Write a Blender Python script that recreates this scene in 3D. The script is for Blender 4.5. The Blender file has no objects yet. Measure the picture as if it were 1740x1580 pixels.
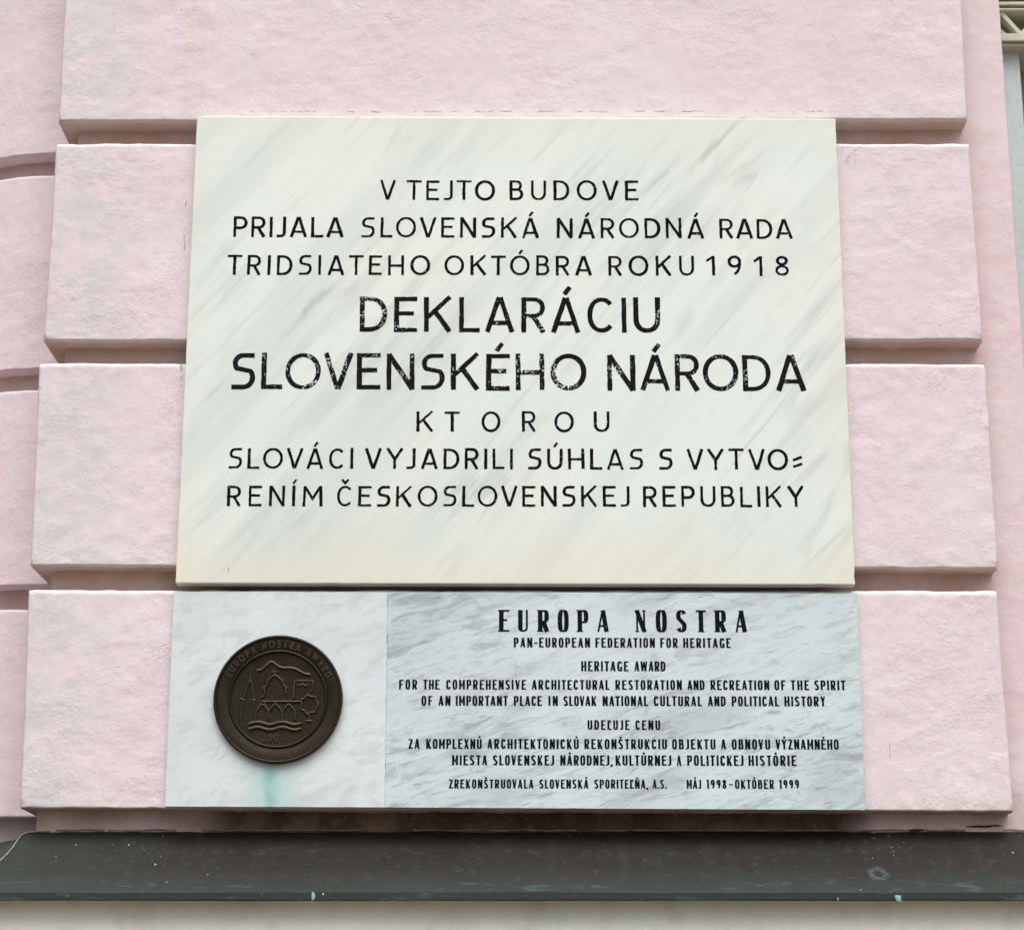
import bpy, bmesh, math, random
from mathutils import Vector, noise, Matrix
random.seed(7)
S = bpy.context.scene
COL = S.collection
R = math.radians

# ------------------------------------------------------------ camera, sky, sun, exposure
F = 3564.0; PITCH = math.atan(.2806); ZC = 1.60; D = 3.64      # focal in picture px, camera height, distance to the pier face
cd = bpy.data.cameras.new('camera'); cam = bpy.data.objects.new('camera', cd); COL.objects.link(cam)
cd.sensor_fit = 'HORIZONTAL'; cd.sensor_width = 36; cd.lens = 36*F/1740
cd.clip_start = .05; cd.clip_end = 400
cam.location = (0, -D, ZC); cam.rotation_euler = (math.pi/2 + PITCH, 0, 0)
S.camera = cam

SUN_EL, SUN_AZ = R(56), R(-24)        # azimuth measured from -Y (the street side), negative = towards -X
wd = bpy.data.worlds.new('World'); S.world = wd; wd.use_nodes = True
wn = wd.node_tree; bg = wn.nodes['Background']
sky = wn.nodes.new('ShaderNodeTexSky'); sky.sky_type = 'NISHITA'; sky.sun_disc = False
sky.sun_elevation = SUN_EL; sky.sun_rotation = math.pi + SUN_AZ
sky.air_density = 1.0; sky.dust_density = 6.0; sky.ozone_density = 1.0
hs = wn.nodes.new('ShaderNodeHueSaturation'); hs.inputs['Saturation'].default_value = .42
wn.links.new(sky.outputs[0], hs.inputs['Color']); wn.links.new(hs.outputs[0], bg.inputs['Color'])
bg.inputs['Strength'].default_value = .12
sd = bpy.data.lights.new('sun', 'SUN'); sun = bpy.data.objects.new('sun', sd); COL.objects.link(sun)
sd.energy = 1.5; sd.angle = R(40); sd.color = (1, .985, .955)
sdir = Vector((math.sin(SUN_AZ)*math.cos(SUN_EL), -math.cos(SUN_AZ)*math.cos(SUN_EL), math.sin(SUN_EL)))
sun.location = (-2, -6, 9); sun.rotation_euler = sdir.to_track_quat('Z', 'Y').to_euler()
S.view_settings.view_transform = 'Standard'; S.view_settings.look = 'None'
S.view_settings.exposure = 0.25; S.view_settings.gamma = 1; S.view_settings.use_curve_mapping = False

# ------------------------------------------------------------ helpers
CP, SP = math.cos(PITCH), math.sin(PITCH)
def ray(px, py):
    u, v = (px-870)/F, (790-py)/F
    return Vector((u, CP - v*SP, SP + v*CP))
def at(px, py, Y):                      # point of the plane y = Y that the picture shows at px, py
    d = ray(px, py); t = (D+Y)/d.y
    return Vector((d.x*t, Y, ZC + d.z*t))

def tag(o, label=None, cat=None, group=None, kind=None):
    for k, v in (('label', label), ('category', cat), ('group', group), ('kind', kind)):
        if v: o[k] = v
    return o
def thing(name, loc, label, cat, group=None):
    o = bpy.data.objects.new(name, None); COL.objects.link(o); o.location = loc
    o.empty_display_size = .1
    return tag(o, label, cat, group)
def mesh_obj(name, verts, faces, mat, parent=None, smooth=False):
    me = bpy.data.meshes.new(name); me.from_pydata([tuple(v) for v in verts], [], faces); me.update()
    me.materials.append(mat)
    if smooth: me.polygons.foreach_set('use_smooth', [True]*len(me.polygons))
    o = bpy.data.objects.new(name, me); COL.objects.link(o)
    if parent:
        o.parent = parent
        p = parent; off = Vector((0, 0, 0))
        while p: off += p.location; p = p.parent
        o.location = -off
    return o
def box(name, x0, x1, y0, y1, z0, z1, mat, parent=None, bev=.0, seg=2):
    bm = bmesh.new(); bmesh.ops.create_cube(bm, size=1)
    for v in bm.verts:
        v.co = Vector((x0 if v.co.x < 0 else x1, y0 if v.co.y < 0 else y1, z0 if v.co.z < 0 else z1))
    if bev: bmesh.ops.bevel(bm, geom=bm.edges[:], offset=bev, segments=seg, affect='EDGES', profile=.5)
    bmesh.ops.recalc_face_normals(bm, faces=bm.faces)
    me = bpy.data.meshes.new(name); bm.to_mesh(me); bm.free(); me.materials.append(mat)
    o = bpy.data.objects.new(name, me); COL.objects.link(o)
    if parent:
        o.parent = parent
        p = parent; off = Vector((0, 0, 0))
        while p: off += p.location; p = p.parent
        o.location = -off
    return o

def nd(nt, t, ins=None, **props):
    n = nt.nodes.new(t)
    for k, v in props.items(): setattr(n, k, v)
    for k, v in (ins or {}).items():
        if isinstance(v, bpy.types.NodeSocket): nt.links.new(v, n.inputs[k])
        else: n.inputs[k].default_value = v
    return n
class Mat:
    def __init__(s, name, rough=.8, spec=.3):
        s.m = bpy.data.materials.new(name); s.m.use_nodes = True; s.nt = s.m.node_tree
        s.b = s.nt.nodes['Principled BSDF']; s.b.inputs['Roughness'].default_value = rough
        s.b.inputs['Specular IOR Level'].default_value = spec
        s.co = nd(s.nt, 'ShaderNodeTexCoord').outputs['Object']
        sp = nd(s.nt, 'ShaderNodeSeparateXYZ', {0: s.co}); s.x, s.y, s.z = sp.outputs
    def noise(s, scale, detail=4, rough=.55, dist=0, co=None):
        return nd(s.nt, 'ShaderNodeTexNoise', {'Vector': co or s.co, 'Scale': scale, 'Detail': detail, 'Roughness': rough, 'Distortion': dist}).outputs['Fac']
    def vor(s, scale, co=None, feature='F1'):
        return nd(s.nt, 'ShaderNodeTexVoronoi', {'Vector': co or s.co, 'Scale': scale}, feature=feature).outputs['Distance']
    def ramp(s, v, a, b, lo=0, hi=1):
        return nd(s.nt, 'ShaderNodeMapRange', {0: v, 1: a, 2: b, 3: lo, 4: hi}, interpolation_type='SMOOTHSTEP').outputs[0]
    def math(s, op, a, b=0.0):
        return nd(s.nt, 'ShaderNodeMath', {0: a, 1: b}, operation=op).outputs[0]
    def mul(s, a, b): return s.math('MULTIPLY', a, b)
    def mix(s, f, a, b):
        n = s.nt.nodes.new('ShaderNodeMix'); n.data_type = 'RGBA'
        for i, v in ((0, f), (6, a), (7, b)):
            if isinstance(v, bpy.types.NodeSocket): s.nt.links.new(v, n.inputs[i])
            elif i == 0: n.inputs[0].default_value = v
            else: n.inputs[i].default_value = (*v, 1)
        return n.outputs[2]
    def mapping(s, rot=(0,0,0), scale=(1,1,1), loc=(0,0,0)):
        a = nd(s.nt, 'ShaderNodeMapping', {'Vector': s.co, 'Rotation': rot, 'Location': loc}).outputs[0]
        return nd(s.nt, 'ShaderNodeMapping', {'Vector': a, 'Scale': scale}).outputs[0]
    def spot(s, p, rx, rz, soft=.6, rag=0.0, scale=60):   # blot round a point in the x-z plane
        dx = s.math('DIVIDE', s.math('SUBTRACT', s.x, p[0]), rx); dz = s.math('DIVIDE', s.math('SUBTRACT', s.z, p[2]), rz)
        d = s.math('SQRT', s.math('ADD', s.mul(dx, dx), s.mul(dz, dz)))
        if rag: d = s.math('ADD', d, s.mul(s.math('SUBTRACT', s.noise(scale, 3), .5), rag))
        return s.ramp(d, 1, 1-soft, 0, 1)
    def color(s, c):
        if isinstance(c, bpy.types.NodeSocket): s.nt.links.new(c, s.b.inputs['Base Color'])
        else: s.b.inputs['Base Color'].default_value = (*c, 1)
    def bump(s, layers):
        prev = None
        for h, dist, st in layers:
            ins = {'Height': h, 'Distance': dist, 'Strength': st}
            if prev: ins['Normal'] = prev
            prev = nd(s.nt, 'ShaderNodeBump', ins).outputs[0]
        s.nt.links.new(prev, s.b.inputs['Normal'])

# ------------------------------------------------------------ materials
def plaster(name, base, pale, stain_x=None, bumpk=1.0, tops=(), bots=(), grey=(.60, .62, .62), joint_shade=False, grout=False):
    m = Mat(name, .92, .12)
    n1 = m.noise(2.6, 5, .6); n2 = m.noise(16, 5, .6, .4)
    c = m.mix(m.ramp(n1, .35, .68), base, pale)
    c = m.mix(m.mul(m.ramp(n2, .46, .70), .40), c, (base[0]*.95, base[1]*.90, base[2]*.94))
    c = m.mix(m.mul(m.ramp(m.noise(48, 4, .6), .46,   .64), .34), c, (base[0]*.90, base[1]*.97, base[2]*1.03))   # lavender and cream flecks of older coats
    c = m.mix(m.mul(m.ramp(m.noise(30, 5, .65, co=m.mapping(loc=(3, 1, 2))), .50, .68), .42), c, (.73, .67, .67))
    c = m.mix(m.mul(m.ramp(m.noise(9, 6, .65), .54, .76), .26), c, grey)
    if stain_x is not None:             # grey weathering along the outer arris of the blocks
        e = m.ramp(m.math('ADD', m.x, m.mul(m.math('SUBTRACT', m.noise(7, 4), .5), .12)), stain_x+.15, stain_x+.01)
        c = m.mix(m.mul(m.mul(e, m.ramp(m.noise(14, 5, .7), .38, .62)), .60), c, (.55, .60, .60))
    for z in bots:                      # crumbled greyish skin along lower arrises
        d = m.math('SUBTRACT', m.z, m.math('ADD', m.mul(m.noise(18, 4), .034), z-.012))
        c = m.mix(m.mul(m.mul(m.ramp(d, .012, .0), m.ramp(m.math('SUBTRACT', m.z, z-.02), 0, .006)), m.ramp(m.y, .016, .006, 0, .36)), c, (.60, .60, .575))
    for z in tops:                      # sky light painted near-white along upper arrises, ragged like chipped paint
        d = m.math('SUBTRACT', z+.002, m.z)
        d = m.math('ADD', d, m.mul(m.math('SUBTRACT', m.noise(20, 5, .7), .5), .026))
        c = m.mix(m.mul(m.mul(m.ramp(d, .012, .004), m.ramp(m.math('SUBTRACT', z+.02, m.z), 0, .006)), .9), c, (.86, .85, .84))
    if joint_shade:                            # shade under the plaque, painted near-black brown over the lowest joint
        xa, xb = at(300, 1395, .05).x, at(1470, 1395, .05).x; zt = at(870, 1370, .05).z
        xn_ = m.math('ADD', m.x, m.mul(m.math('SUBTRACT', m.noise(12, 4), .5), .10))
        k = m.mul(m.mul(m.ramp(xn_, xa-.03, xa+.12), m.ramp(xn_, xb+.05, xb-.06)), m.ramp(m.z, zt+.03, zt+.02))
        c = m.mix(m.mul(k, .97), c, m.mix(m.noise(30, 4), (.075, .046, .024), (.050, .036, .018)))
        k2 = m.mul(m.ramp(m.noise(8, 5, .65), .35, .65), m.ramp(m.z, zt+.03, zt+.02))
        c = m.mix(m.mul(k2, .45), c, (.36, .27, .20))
    if joint_shade:  # contact shade painted as brown bands into the upper joints
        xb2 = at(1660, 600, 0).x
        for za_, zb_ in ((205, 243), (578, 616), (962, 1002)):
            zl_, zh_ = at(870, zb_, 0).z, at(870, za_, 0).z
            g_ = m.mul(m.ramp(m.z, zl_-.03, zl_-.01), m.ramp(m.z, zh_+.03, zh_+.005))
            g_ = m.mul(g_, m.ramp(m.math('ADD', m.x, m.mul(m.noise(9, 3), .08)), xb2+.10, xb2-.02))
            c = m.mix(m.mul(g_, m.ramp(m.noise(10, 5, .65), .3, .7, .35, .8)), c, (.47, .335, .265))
    if bots:                            # soffit shade painted brown on the block sides inside the joints
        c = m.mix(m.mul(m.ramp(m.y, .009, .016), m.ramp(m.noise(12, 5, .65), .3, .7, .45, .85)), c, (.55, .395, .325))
    if grout:                           # smoother patching round the plaques, hairline cracks in it
        def edge(pa, pb):               # signed distance (to +x) from a slanted line
            A, B = at(*pa, 0), at(*pb, 0); k = (A.x-B.x)/(A.z-B.z)
            return m.math('SUBTRACT', m.x, m.math('ADD', m.mul(m.math('SUBTRACT', m.z, A.z), k), A.x))
        wob = m.mul(m.math('SUBTRACT', m.noise(16, 4), .5), .022); wob2 = m.mul(m.math('SUBTRACT', m.noise(38, 4), .5), .010)
        zs_ = m.mul(m.ramp(m.z, at(0, 1372, 0).z-.01, at(0, 1360, 0).z), m.ramp(m.z, at(870, 235, 0).z, at(870, 245, 0).z, 1, 0))
        eR = m.math('ADD', edge((1420, 200), (1474, 1376)), wob); eL = m.math('ADD', edge((334, 200), (280, 1370)), wob)
        c = m.mix(m.mul(m.mul(m.mul(m.ramp(eR, .050, .030), m.ramp(eR, -.02, -.01)), zs_), .55), c, (.69, .61, .62))
        c = m.mix(m.mul(m.mul(m.mul(m.ramp(eL, -.040, -.020), m.ramp(eL, .02, .01)), zs_), .50), c, (.70, .60, .61))
        dash = m.ramp(m.noise(30, 3), .50, .60)
        for pa, pb, za_, zb_, w_ in (((317, 330), (313, 420), 335, 425, .0010), ((311, 450), (306, 560), 455, 560, .0007), ((309, 605), (306, 690), 606, 660, .0022), ((1512, 1255), (1512, 1330), 1258, 1330, .0005)):
            e = m.math('ABSOLUTE', m.math('ADD', edge(pa, pb), m.mul(wob2, .6)))
            zr = m.mul(m.ramp(m.z, at(0, zb_, 0).z-.004, at(0, zb_, 0).z+.004), m.ramp(m.z, at(0, za_, 0).z+.004, at(0, za_, 0).z-.004))
            c = m.mix(m.mul(m.mul(m.mul(m.ramp(e, w_*1.8, w_*.5), zr), dash), .85), c, (.24, .21, .20))
        # ragged white filler and dark hairlines where the top edge of the plaque meets the render
        zt = at(870, 198, 0).z; xr_ = m.mul(m.ramp(m.x, at(325, 198, 0).x, at(345, 198, 0).x), m.ramp(m.x, at(1430, 198, 0).x, at(1410, 198, 0).x))
        dz = m.math('SUBTRACT', m.z, m.math('ADD', m.mul(wob, .9), zt+.006))
        fil = m.mul(m.mul(m.ramp(dz, .012, .004), xr_), m.ramp(m.noise(14, 5, .7), .35, .6))
        c = m.mix(m.mul(fil, .6), c, (.74, .70, .66))
        hl = m.mul(m.mul(m.ramp(m.math('ABSOLUTE', m.math('ADD', m.math('SUBTRACT', m.z, zt+.010), wob2)), .0016, .0004), xr_), m.ramp(m.noise(22, 4, .6), .48, .58))
        c = m.mix(m.mul(hl, .9), c, (.30, .26, .24))
    sp = m.mul(m.ramp(m.vor(38), .075, .03), m.ramp(m.noise(11, 2), .56, .64))
    c = m.mix(m.mul(sp, .5), c, (.33, .30, .29))
    c = m.mix(m.mul(m.ramp(m.noise(150, 4, .7), .56, .74), .30), c, (.50, .45, .46))
    m.color(c)
    tro = m.noise(17, 4, .5, .2, co=m.mapping((0, R(24), 0), (1, 1, 1.4)))
    reg = m.ramp(m.noise(6, 4, .6), .40, .66, .12, 1); reg2 = m.ramp(m.noise(9, 3, co=m.mapping(loc=(7, 2, 5))), .36, .64, .35, 1)
    q = m.noise(12, 4, .6, 1.0, co=m.mapping((0, R(30), 0), (1, 1, 1.6), (2, 3, 9)))     # a few trowel nicks and ridges
    nick = m.mul(m.ramp(m.math('ABSOLUTE', m.math('SUBTRACT', q, .5)), .012, 0), m.ramp(m.noise(6, 3, co=m.mapping(loc=(9, 9, 1))), .60, .68))
    m.bump([(tro, .0040*bumpk, .35), (m.mul(m.noise(58, 5, .6, .15), reg),   .0040*bumpk, .65), (nick, .0012*bumpk, .7), (m.mul(m.noise(150, 4, .7), reg2), .0020*bumpk, .65), (sp, -.002, .8)])
    return m.m
def zz(px, py): return at(px, py, 0).z
TOPS = [(zz(48, 1001)+zz(1695, 1003))/2, zz(800, 616), zz(800, 243)]
BOTS = [zz(33, 1372), zz(50, 960), zz(800, 578), zz(800, 204)]
PINK = (.738, .624, .664); PALE = (.750, .672, .700)
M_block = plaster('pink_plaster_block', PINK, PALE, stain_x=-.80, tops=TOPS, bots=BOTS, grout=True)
M_core = plaster('pink_plaster_joint', (.71, .575, .600), (.72, .62, .64), bumpk=.8, joint_shade=True)
M_side = plaster('pink_plaster_niche', (.78, .64, .69), (.78, .68, .72), bumpk=.9)

def marble_upper():
    m = Mat('ivory_marble', .42, .4)
    rot = (0, R(49), 0)
    def streak(sc, loc, dist, lo, hi, det=6, rg=.62):
        return m.ramp(m.noise(1.0, det, rg, dist, co=m.mapping(rot, sc, loc)), lo, hi)
    warm = m.ramp(m.noise(1.9, 4, .6), .40, .64)
    c = m.mix(warm, (.700, .795, .768), (.745, .790, .738))
    c = m.mix(m.mul(streak((.9, 3, 6.5), (0, 0, 0), .5, .46, .66, 5, .55), .46), c, (.55, .645, .62))
    c = m.mix(m.mul(m.mul(streak((1.2, 5, 17), (.3, 0, 1), .30, .49, .66), m.ramp(m.noise(2.6, 4), .40, .60, .15, 1)), .52), c, (.485, .545, .525))
    c = m.mix(m.mul(m.mul(streak((2.4, 8, 48), (2, 0, 3), .4, .52, .68), m.ramp(m.noise(3.6, 4, co=m.mapping(loc=(5, 1, 2))), .46, .60)), .45), c, (.45, .51, .49))
    def vein(sc, loc, w, lo, hi, k, col, c):
        q = m.noise(1.0, 4, .5, .30, co=m.mapping(rot, sc, loc))
        v = m.ramp(m.math('ABSOLUTE', m.math('SUBTRACT', q, .5)), w, .0)
        v = m.mul(v, m.ramp(m.noise(3.1, 4, .6, co=m.mapping(loc=loc)), lo, hi))
        return m.mix(m.mul(v, k), c, col)
    c = vein((.7, 3, 4.4), (.31, 0, .17), .016, .48, .68, .48, (.38, .44, .41), c)
    c = vein((.8, 3, 7.5), (1.7, 0, .6), .024, .48, .68, .36, (.42, .47, .44), c)
    c = m.mix(m.mul(m.mul(streak((1.6, 6, 30), (6, 0, 2), .35, .50, .66), m.ramp(m.noise(2.2, 3, co=m.mapping(loc=(2, 7, 1))), .42, .6, .2, 1)), .38), c, (.47, .52, .50))
    c = vein((1.2, 4, 12), (4.2, 0, 2.6), .030, .48, .68, .30, (.44, .50, .47), c)
    # one broad bruise-grey vein and its branch
    for (px, py, L_, w_, k_) in ((530, 520, .085, .010, .75), (585, 492, .04, .012, .6), (1215, 245, .10, .006, .75), (1190, 262, .05, .004, .7), (1120, 300, .06, .004, .55), (1160, 560, .05, .010, .25), (455, 245, .07, .006, .4)):
        p = at(px, py, -.022); ca, sa = math.cos(R(46)), math.sin(R(46))
        jx = m.mul(m.math('SUBTRACT', m.noise(9, 5, .65), .5), .045)
        dx = m.math('SUBTRACT', m.x, p.x); dz = m.math('SUBTRACT', m.z, p.z)
        u = m.math('ADD', m.mul(dx, ca), m.mul(dz, sa)); v = m.math('ADD', m.math('SUBTRACT', m.mul(dz, ca), m.mul(dx, sa)), jx)
        u = m.math('DIVIDE', u, L_); v = m.math('DIVIDE', v, w_)
        d = m.math('SQRT', m.math('ADD', m.mul(u, u), m.mul(v, v)))
        c = m.mix(m.mul(m.mul(m.ramp(d, 1.25, .0), m.ramp(m.noise(26, 5, .7), .30, .62, .35, 1)), k_), c, (.36, .41, .39))
    c = m.mix(m.mul(m.ramp(m.noise(70, 4, .7), .52, .72), .16), c, (.56, .62, .60))
    # yellowed towards the arrises: old wax and weathering, ragged
    d = m.math('MAXIMUM', m.math('SUBTRACT', m.math('ABSOLUTE', m.math('SUBTRACT', m.x, .006)), .0), 0)
    ex = m.ramp(m.math('ADD', d, m.mul(m.noise(5, 5, .65), .14)), .60, .71)
    zt = at(870, 200, -.022).z; zb = at(870, 992, -.022).z
    et = m.ramp(m.math('ADD', m.z, m.mul(m.noise(5, 5, .65), .14)), zt-.06, zt+.06)
    eb = m.ramp(m.math('SUBTRACT', m.z, m.mul(m.noise(5, 5, .65), .20)), zb+.06, zb-.11)
    e = m.math('MINIMUM', m.math('ADD', m.mul(ex, .5), m.math('ADD', m.mul(et, .5), m.mul(eb, .8))), 1)
    c = m.mix(m.mul(e, .66), c, (.735, .715, .600))
    p = at(388, 968, -.022); c = m.mix(m.mul(m.spot(p, .002, .007, .7), .7), c, (.35, .25, .12))
    m.color(c)
    m.bump([(m.noise(40, 4), .0006, .5), (m.noise(300, 3), .0002, .4)])
    return m.m
M_upper = marble_upper()
def marble_pale():
    m = Mat('bluish_white_marble', .5, .35)
    c = m.mix(m.ramp(m.noise(4, 5, .6), .35, .66), (.670, .755, .770), (.610, .695, .715))
    c = m.mix(m.mul(m.ramp(m.noise(38, 5, .65, .5, co=m.mapping((0, R(25), 0), (.6, 1, 1.4))), .48, .68), .55), c, (.495, .545, .565))
    c = m.mix(m.mul(m.ramp(m.noise(9, 5, .6, .8), .56, .70), .35), c, (.55, .60, .615))
    q = m.noise(3.2, 3, .5, .5, co=m.mapping((0, R(-33), 0), (.6, 1, 1.6), (.2, 0, .1)))
    c = m.mix(m.mul(m.mul(m.ramp(m.math('ABSOLUTE', m.math('SUBTRACT', q, .5)), .006, 0), m.ramp(m.noise(6, 2), .55, .62)), .25), c, (.45, .49, .51))
    c = m.mix(m.mul(m.ramp(m.noise(5, 5, .7, .6, co=m.mapping((0, R(20), 0), (.7, 1, 1.5), (4, 0, 2))), .50, .66), .50), c, (.49, .535, .56))
    # verdigris run below the bronze disc
    p0 = at(463, 1295, -.015); pb = at(460, 1385, -.015)
    xx = m.math('ADD', m.x, m.mul(m.math('SUBTRACT', m.noise(14, 3), .5), .03))
    band = m.math('ABSOLUTE', m.math('SUBTRACT', xx, p0.x))
    fade = m.ramp(m.math('SUBTRACT', m.z, p0.z), .035, -.02)
    low = m.ramp(m.z, p0.z-.02, pb.z+.01)
    c = m.mix(m.mul(m.mul(m.ramp(band, .062, .006), fade), .68), c, (.40, .65, .62))
    c = m.mix(m.mul(m.mul(m.ramp(band, .020, .002), fade), m.ramp(m.noise(30, 3), .3, .6, .4, .85)), c, (.26, .47, .45))
    m.color(c)
    m.bump([(m.noise(60, 5), .0007, .5), (m.noise(350, 3), .00025, .5)])
    return m.m
M_pale = marble_pale()
def marble_veined():
    m = Mat('grey_veined_marble', .36, .42)
    rot = (0, R(16), 0)
    c = m.mix(m.ramp(m.noise(3.3, 4, .6), .36, .64), (.605, .710, .745), (.560, .655, .692))
    wisp = m.noise(1.0, 6, .66, .9, co=m.mapping(rot, (9, 20, 42)))
    wisp2 = m.noise(1.0, 6, .62, .7, co=m.mapping((0, R(22), 0), (3.4, 9, 15)))
    reg = m.ramp(m.noise(3.2, 3), .38, .62, .25, 1)
    c = m.mix(m.mul(m.mul(m.ramp(wisp, .49, .66), reg), .80), c, (.26, .31, .34))
    c = m.mix(m.mul(m.ramp(wisp2, .50, .66), .40), c, (.37, .425, .455))
    q = m.noise(1.0, 5, .6, 1.1, co=m.mapping(rot, (2.6, 5, 9), (.4, 0, .2)))
    thin = m.mul(m.ramp(m.math('ABSOLUTE', m.math('SUBTRACT', q, .5)), .013, 0), m.ramp(m.noise(5, 3), .46, .6))
    c = m.mix(m.mul(thin, .35), c, (.25, .29, .30))
    c = m.mix(m.mul(m.mul(m.ramp(m.noise(11, 5, .7, 1.0), .58, .72), m.ramp(m.x, .05, -.16)), .6), c, (.36, .36, .33))
    w3 = m.noise(1.0, 6, .7, .6, co=m.mapping((0, R(14), 0), (20, 40, 100), (3, 1, 4)))
    c = m.mix(m.mul(m.mul(m.ramp(w3, .50, .68), m.ramp(m.noise(5, 3, co=m.mapping(loc=(1, 8, 3))), .38, .58, .3, 1)), .70), c, (.27, .315, .34))
    q3 = m.noise(1.0, 5, .6, .5, co=m.mapping((0, R(17), 0), (3.0, 6, 13), (1.1, 0, 5)))
    c = m.mix(m.mul(m.mul(m.ramp(m.math('ABSOLUTE', m.math('SUBTRACT', q3, .5)), .014, 0), m.ramp(m.noise(6, 4, .6), .48, .62)), .5), c, (.24, .28, .30))
    m.color(c)
    m.bump([(m.noise(60, 5), .0004, .5)])
    return m.m
M_vein = marble_veined()

def paint(name, col, wear):
    m = Mat(name, .8, .05)
    n = m.noise(300, 4, .6); reg = m.noise(17, 3, .6)
    chip = m.ramp(m.math('ADD', n, m.mul(m.ramp(reg, .44, .62), wear)), .655, .71)
    m.color(m.mix(m.ramp(m.noise(60, 4), .4, .7), col, tuple(v*1.3 for v in col)))
    tr = nd(m.nt, 'ShaderNodeBsdfTransparent'); mx = nd(m.nt, 'ShaderNodeMixShader', {0: chip, 1: m.b.outputs[0], 2: tr.outputs[0]})
    m.nt.links.new(mx.outputs[0], m.nt.nodes['Material Output'].inputs['Surface'])
    m.bump([(m.noise(180, 4), .0006, .6)])
    return m.m
M_letbig = paint('chipped_black_paint', (.009, .008, .009), .122)
M_let = paint('black_paint', (.005, .005, .006), .02)
M_letfine = paint('black_print', (.006, .007, .010), .0)

def on_sl(px, py):                         # same sloping sheet as below
    zh, zl = at(870, 1413, .05).z, at(870, 1515, -.10).z; sl = (zh-zl)/.15; d = ray(px, py)
    t = (zh - ZC + sl*(-D-.05))/(d.z - sl*d.y)
    return Vector((0, -D, ZC)) + d*t
def metal_mat():
    m = Mat('brown_painted_sheet_metal', .50, .30)
    c = m.mix(m.ramp(m.noise(3, 5, .6), .35, .65), (.021, .0155, .0122), (.017, .0160, .0130))
    c = m.mix(m.mul(m.ramp(m.noise(26, 5, .65), .5, .7), .4), c, (.017, .014, .013))
    zl = at(870, 1514, -.10).z; zh = at(870, 1413, .05).z
    lowm = m.ramp(m.math('ADD', m.z, m.mul(m.noise(8, 4), .03)), zl+.065, zl+.012)
    c = m.mix(m.mul(lowm, .6), c, (.031, .046, .042))
    dr = m.noise(1, 6, .65, .2, co=m.mapping((0,0,0), (22, 1, 3)))    # run-off streaks down the slope
    c = m.mix(m.mul(m.ramp(dr, .50, .68), .35), c, (.025, .037, .034))
    c = m.mix(m.mul(m.ramp(m.x, -.45, -.85), .5), c, (.028, .042, .035))
    c = m.mix(m.mul(m.ramp(m.noise(55, 5, .7), .54, .68), .45), c, (.058, .056, .048))
    st = m.mul(m.ramp(m.noise(1, 5, .65, .3, co=m.mapping((0,0,0), (16, 16, 90))), .56, .70), m.ramp(m.z, zl+.035, zl+.004))
    c = m.mix(m.mul(st, .55), c, (.08, .13, .13))
    sp = m.mul(m.ramp(m.vor(95), .11, .05), m.ramp(m.noise(9, 3, .6), .56, .66))
    c = m.mix(m.mul(sp, .45), c, (.20, .21, .18))
    g = m.mul(m.ramp(m.vor(240), .13, .06), m.ramp(m.noise(7, 3, .6), .60, .70))
    c = m.mix(m.mul(g, .4), c, (.20, .20, .16))
    p = on_sl(1492, 1484)
    ring = m.mul(m.spot(p, .021, .015, .45, .9, 130), m.math('SUBTRACT', 1, m.spot(p, .0125, .008, .6, .7, 130)))
    c = m.mix(m.mul(m.mul(ring, m.ramp(m.noise(140, 3), .3, .62)), .55), c, (.11, .155, .19))
    m.color(c)
    rgh = m.ramp(m.noise(12, 4), .3, .7, .5, .68); m.nt.links.new(rgh, m.b.inputs['Roughness'])
    m.bump([(m.noise(5, 4), .004, .5), (m.noise(70, 4), .0007, .5)])
    return m.m
M_metal = metal_mat()
def simple(name, c0, c1, scale=8, rough=.8, bd=.001, spec=.3, metallic=0, fine=90):
    m = Mat(name, rough, spec); m.b.inputs['Metallic'].default_value = metallic
    c = m.mix(m.ramp(m.noise(scale, 5, .6), .35, .65), c0, c1)
    c = m.mix(m.mul(m.ramp(m.noise(fine, 4, .6), .45, .7), .4), c, tuple(v*.7 for v in c0))
    m.color(c); m.bump([(m.noise(scale*4, 5), bd, .6), (m.noise(fine*3, 3), bd*.25, .5)])
    return m.m
M_cream = simple('grey_cream_render', (.66, .71, .645), (.71, .75, .68), 4, .9, .0015, fine=14)
M_frame = simple('sage_grey_stone', (.56, .66, .665), (.61, .70, .70), 5, .8, .0015)
M_head = simple('pale_olive_stone', (.60, .62, .52), (.66, .67, .57), 7, .8, .0015)
M_trim = simple('olive_grey_stone', (.46, .45, .36), (.54, .53, .43), 7, .8, .0015)
M_dark = simple('dark_brown_timber', (.16, .11, .08), (.20, .14, .10), 7, .8, .001)  # dark brown of the narrow head rails
M_pave = simple('grey_paving', (.165, .122, .088), (.20, .15, .112), 3, .9, .003)
M_patina = simple('teal_patina', (.20, .40, .42), (.30, .50, .52), 90, .7, .0006)
M_drop = simple('pale_splash', (.24, .28, .27), (.36, .38, .36), 90, .7, .0006)
M_bead = simple('old_sealant', (.20, .16, .13), (.30, .26, .22), 40, .8, .001)
M_crack = simple('dark_crack', (.02, .016, .012), (.03, .025, .02), 40, .9, .0005)
def bronze(k=1, name='dark_bronze'):
    m = Mat(name, .46, .5); m.b.inputs['Metallic'].default_value = .75
    c = m.mix(m.ramp(m.noise(14, 5, .6), .35, .65), (.034*k, .024*k, .016*k), (.026*k, .022*k, .013*k))
    c = m.mix(m.mul(m.ramp(m.noise(45, 5, .6), .5, .72), .5), c, (.030, .042, .026))
    m.color(c)
    m.nt.links.new(m.ramp(m.noise(30, 4), .3, .7, .30, .48), m.b.inputs['Roughness'])
    m.bump([(m.noise(110, 5), .0006, .6)])
    return m.m
M_bronze = bronze(); M_worn = bronze(2.3, 'rubbed_bronze')

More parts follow.
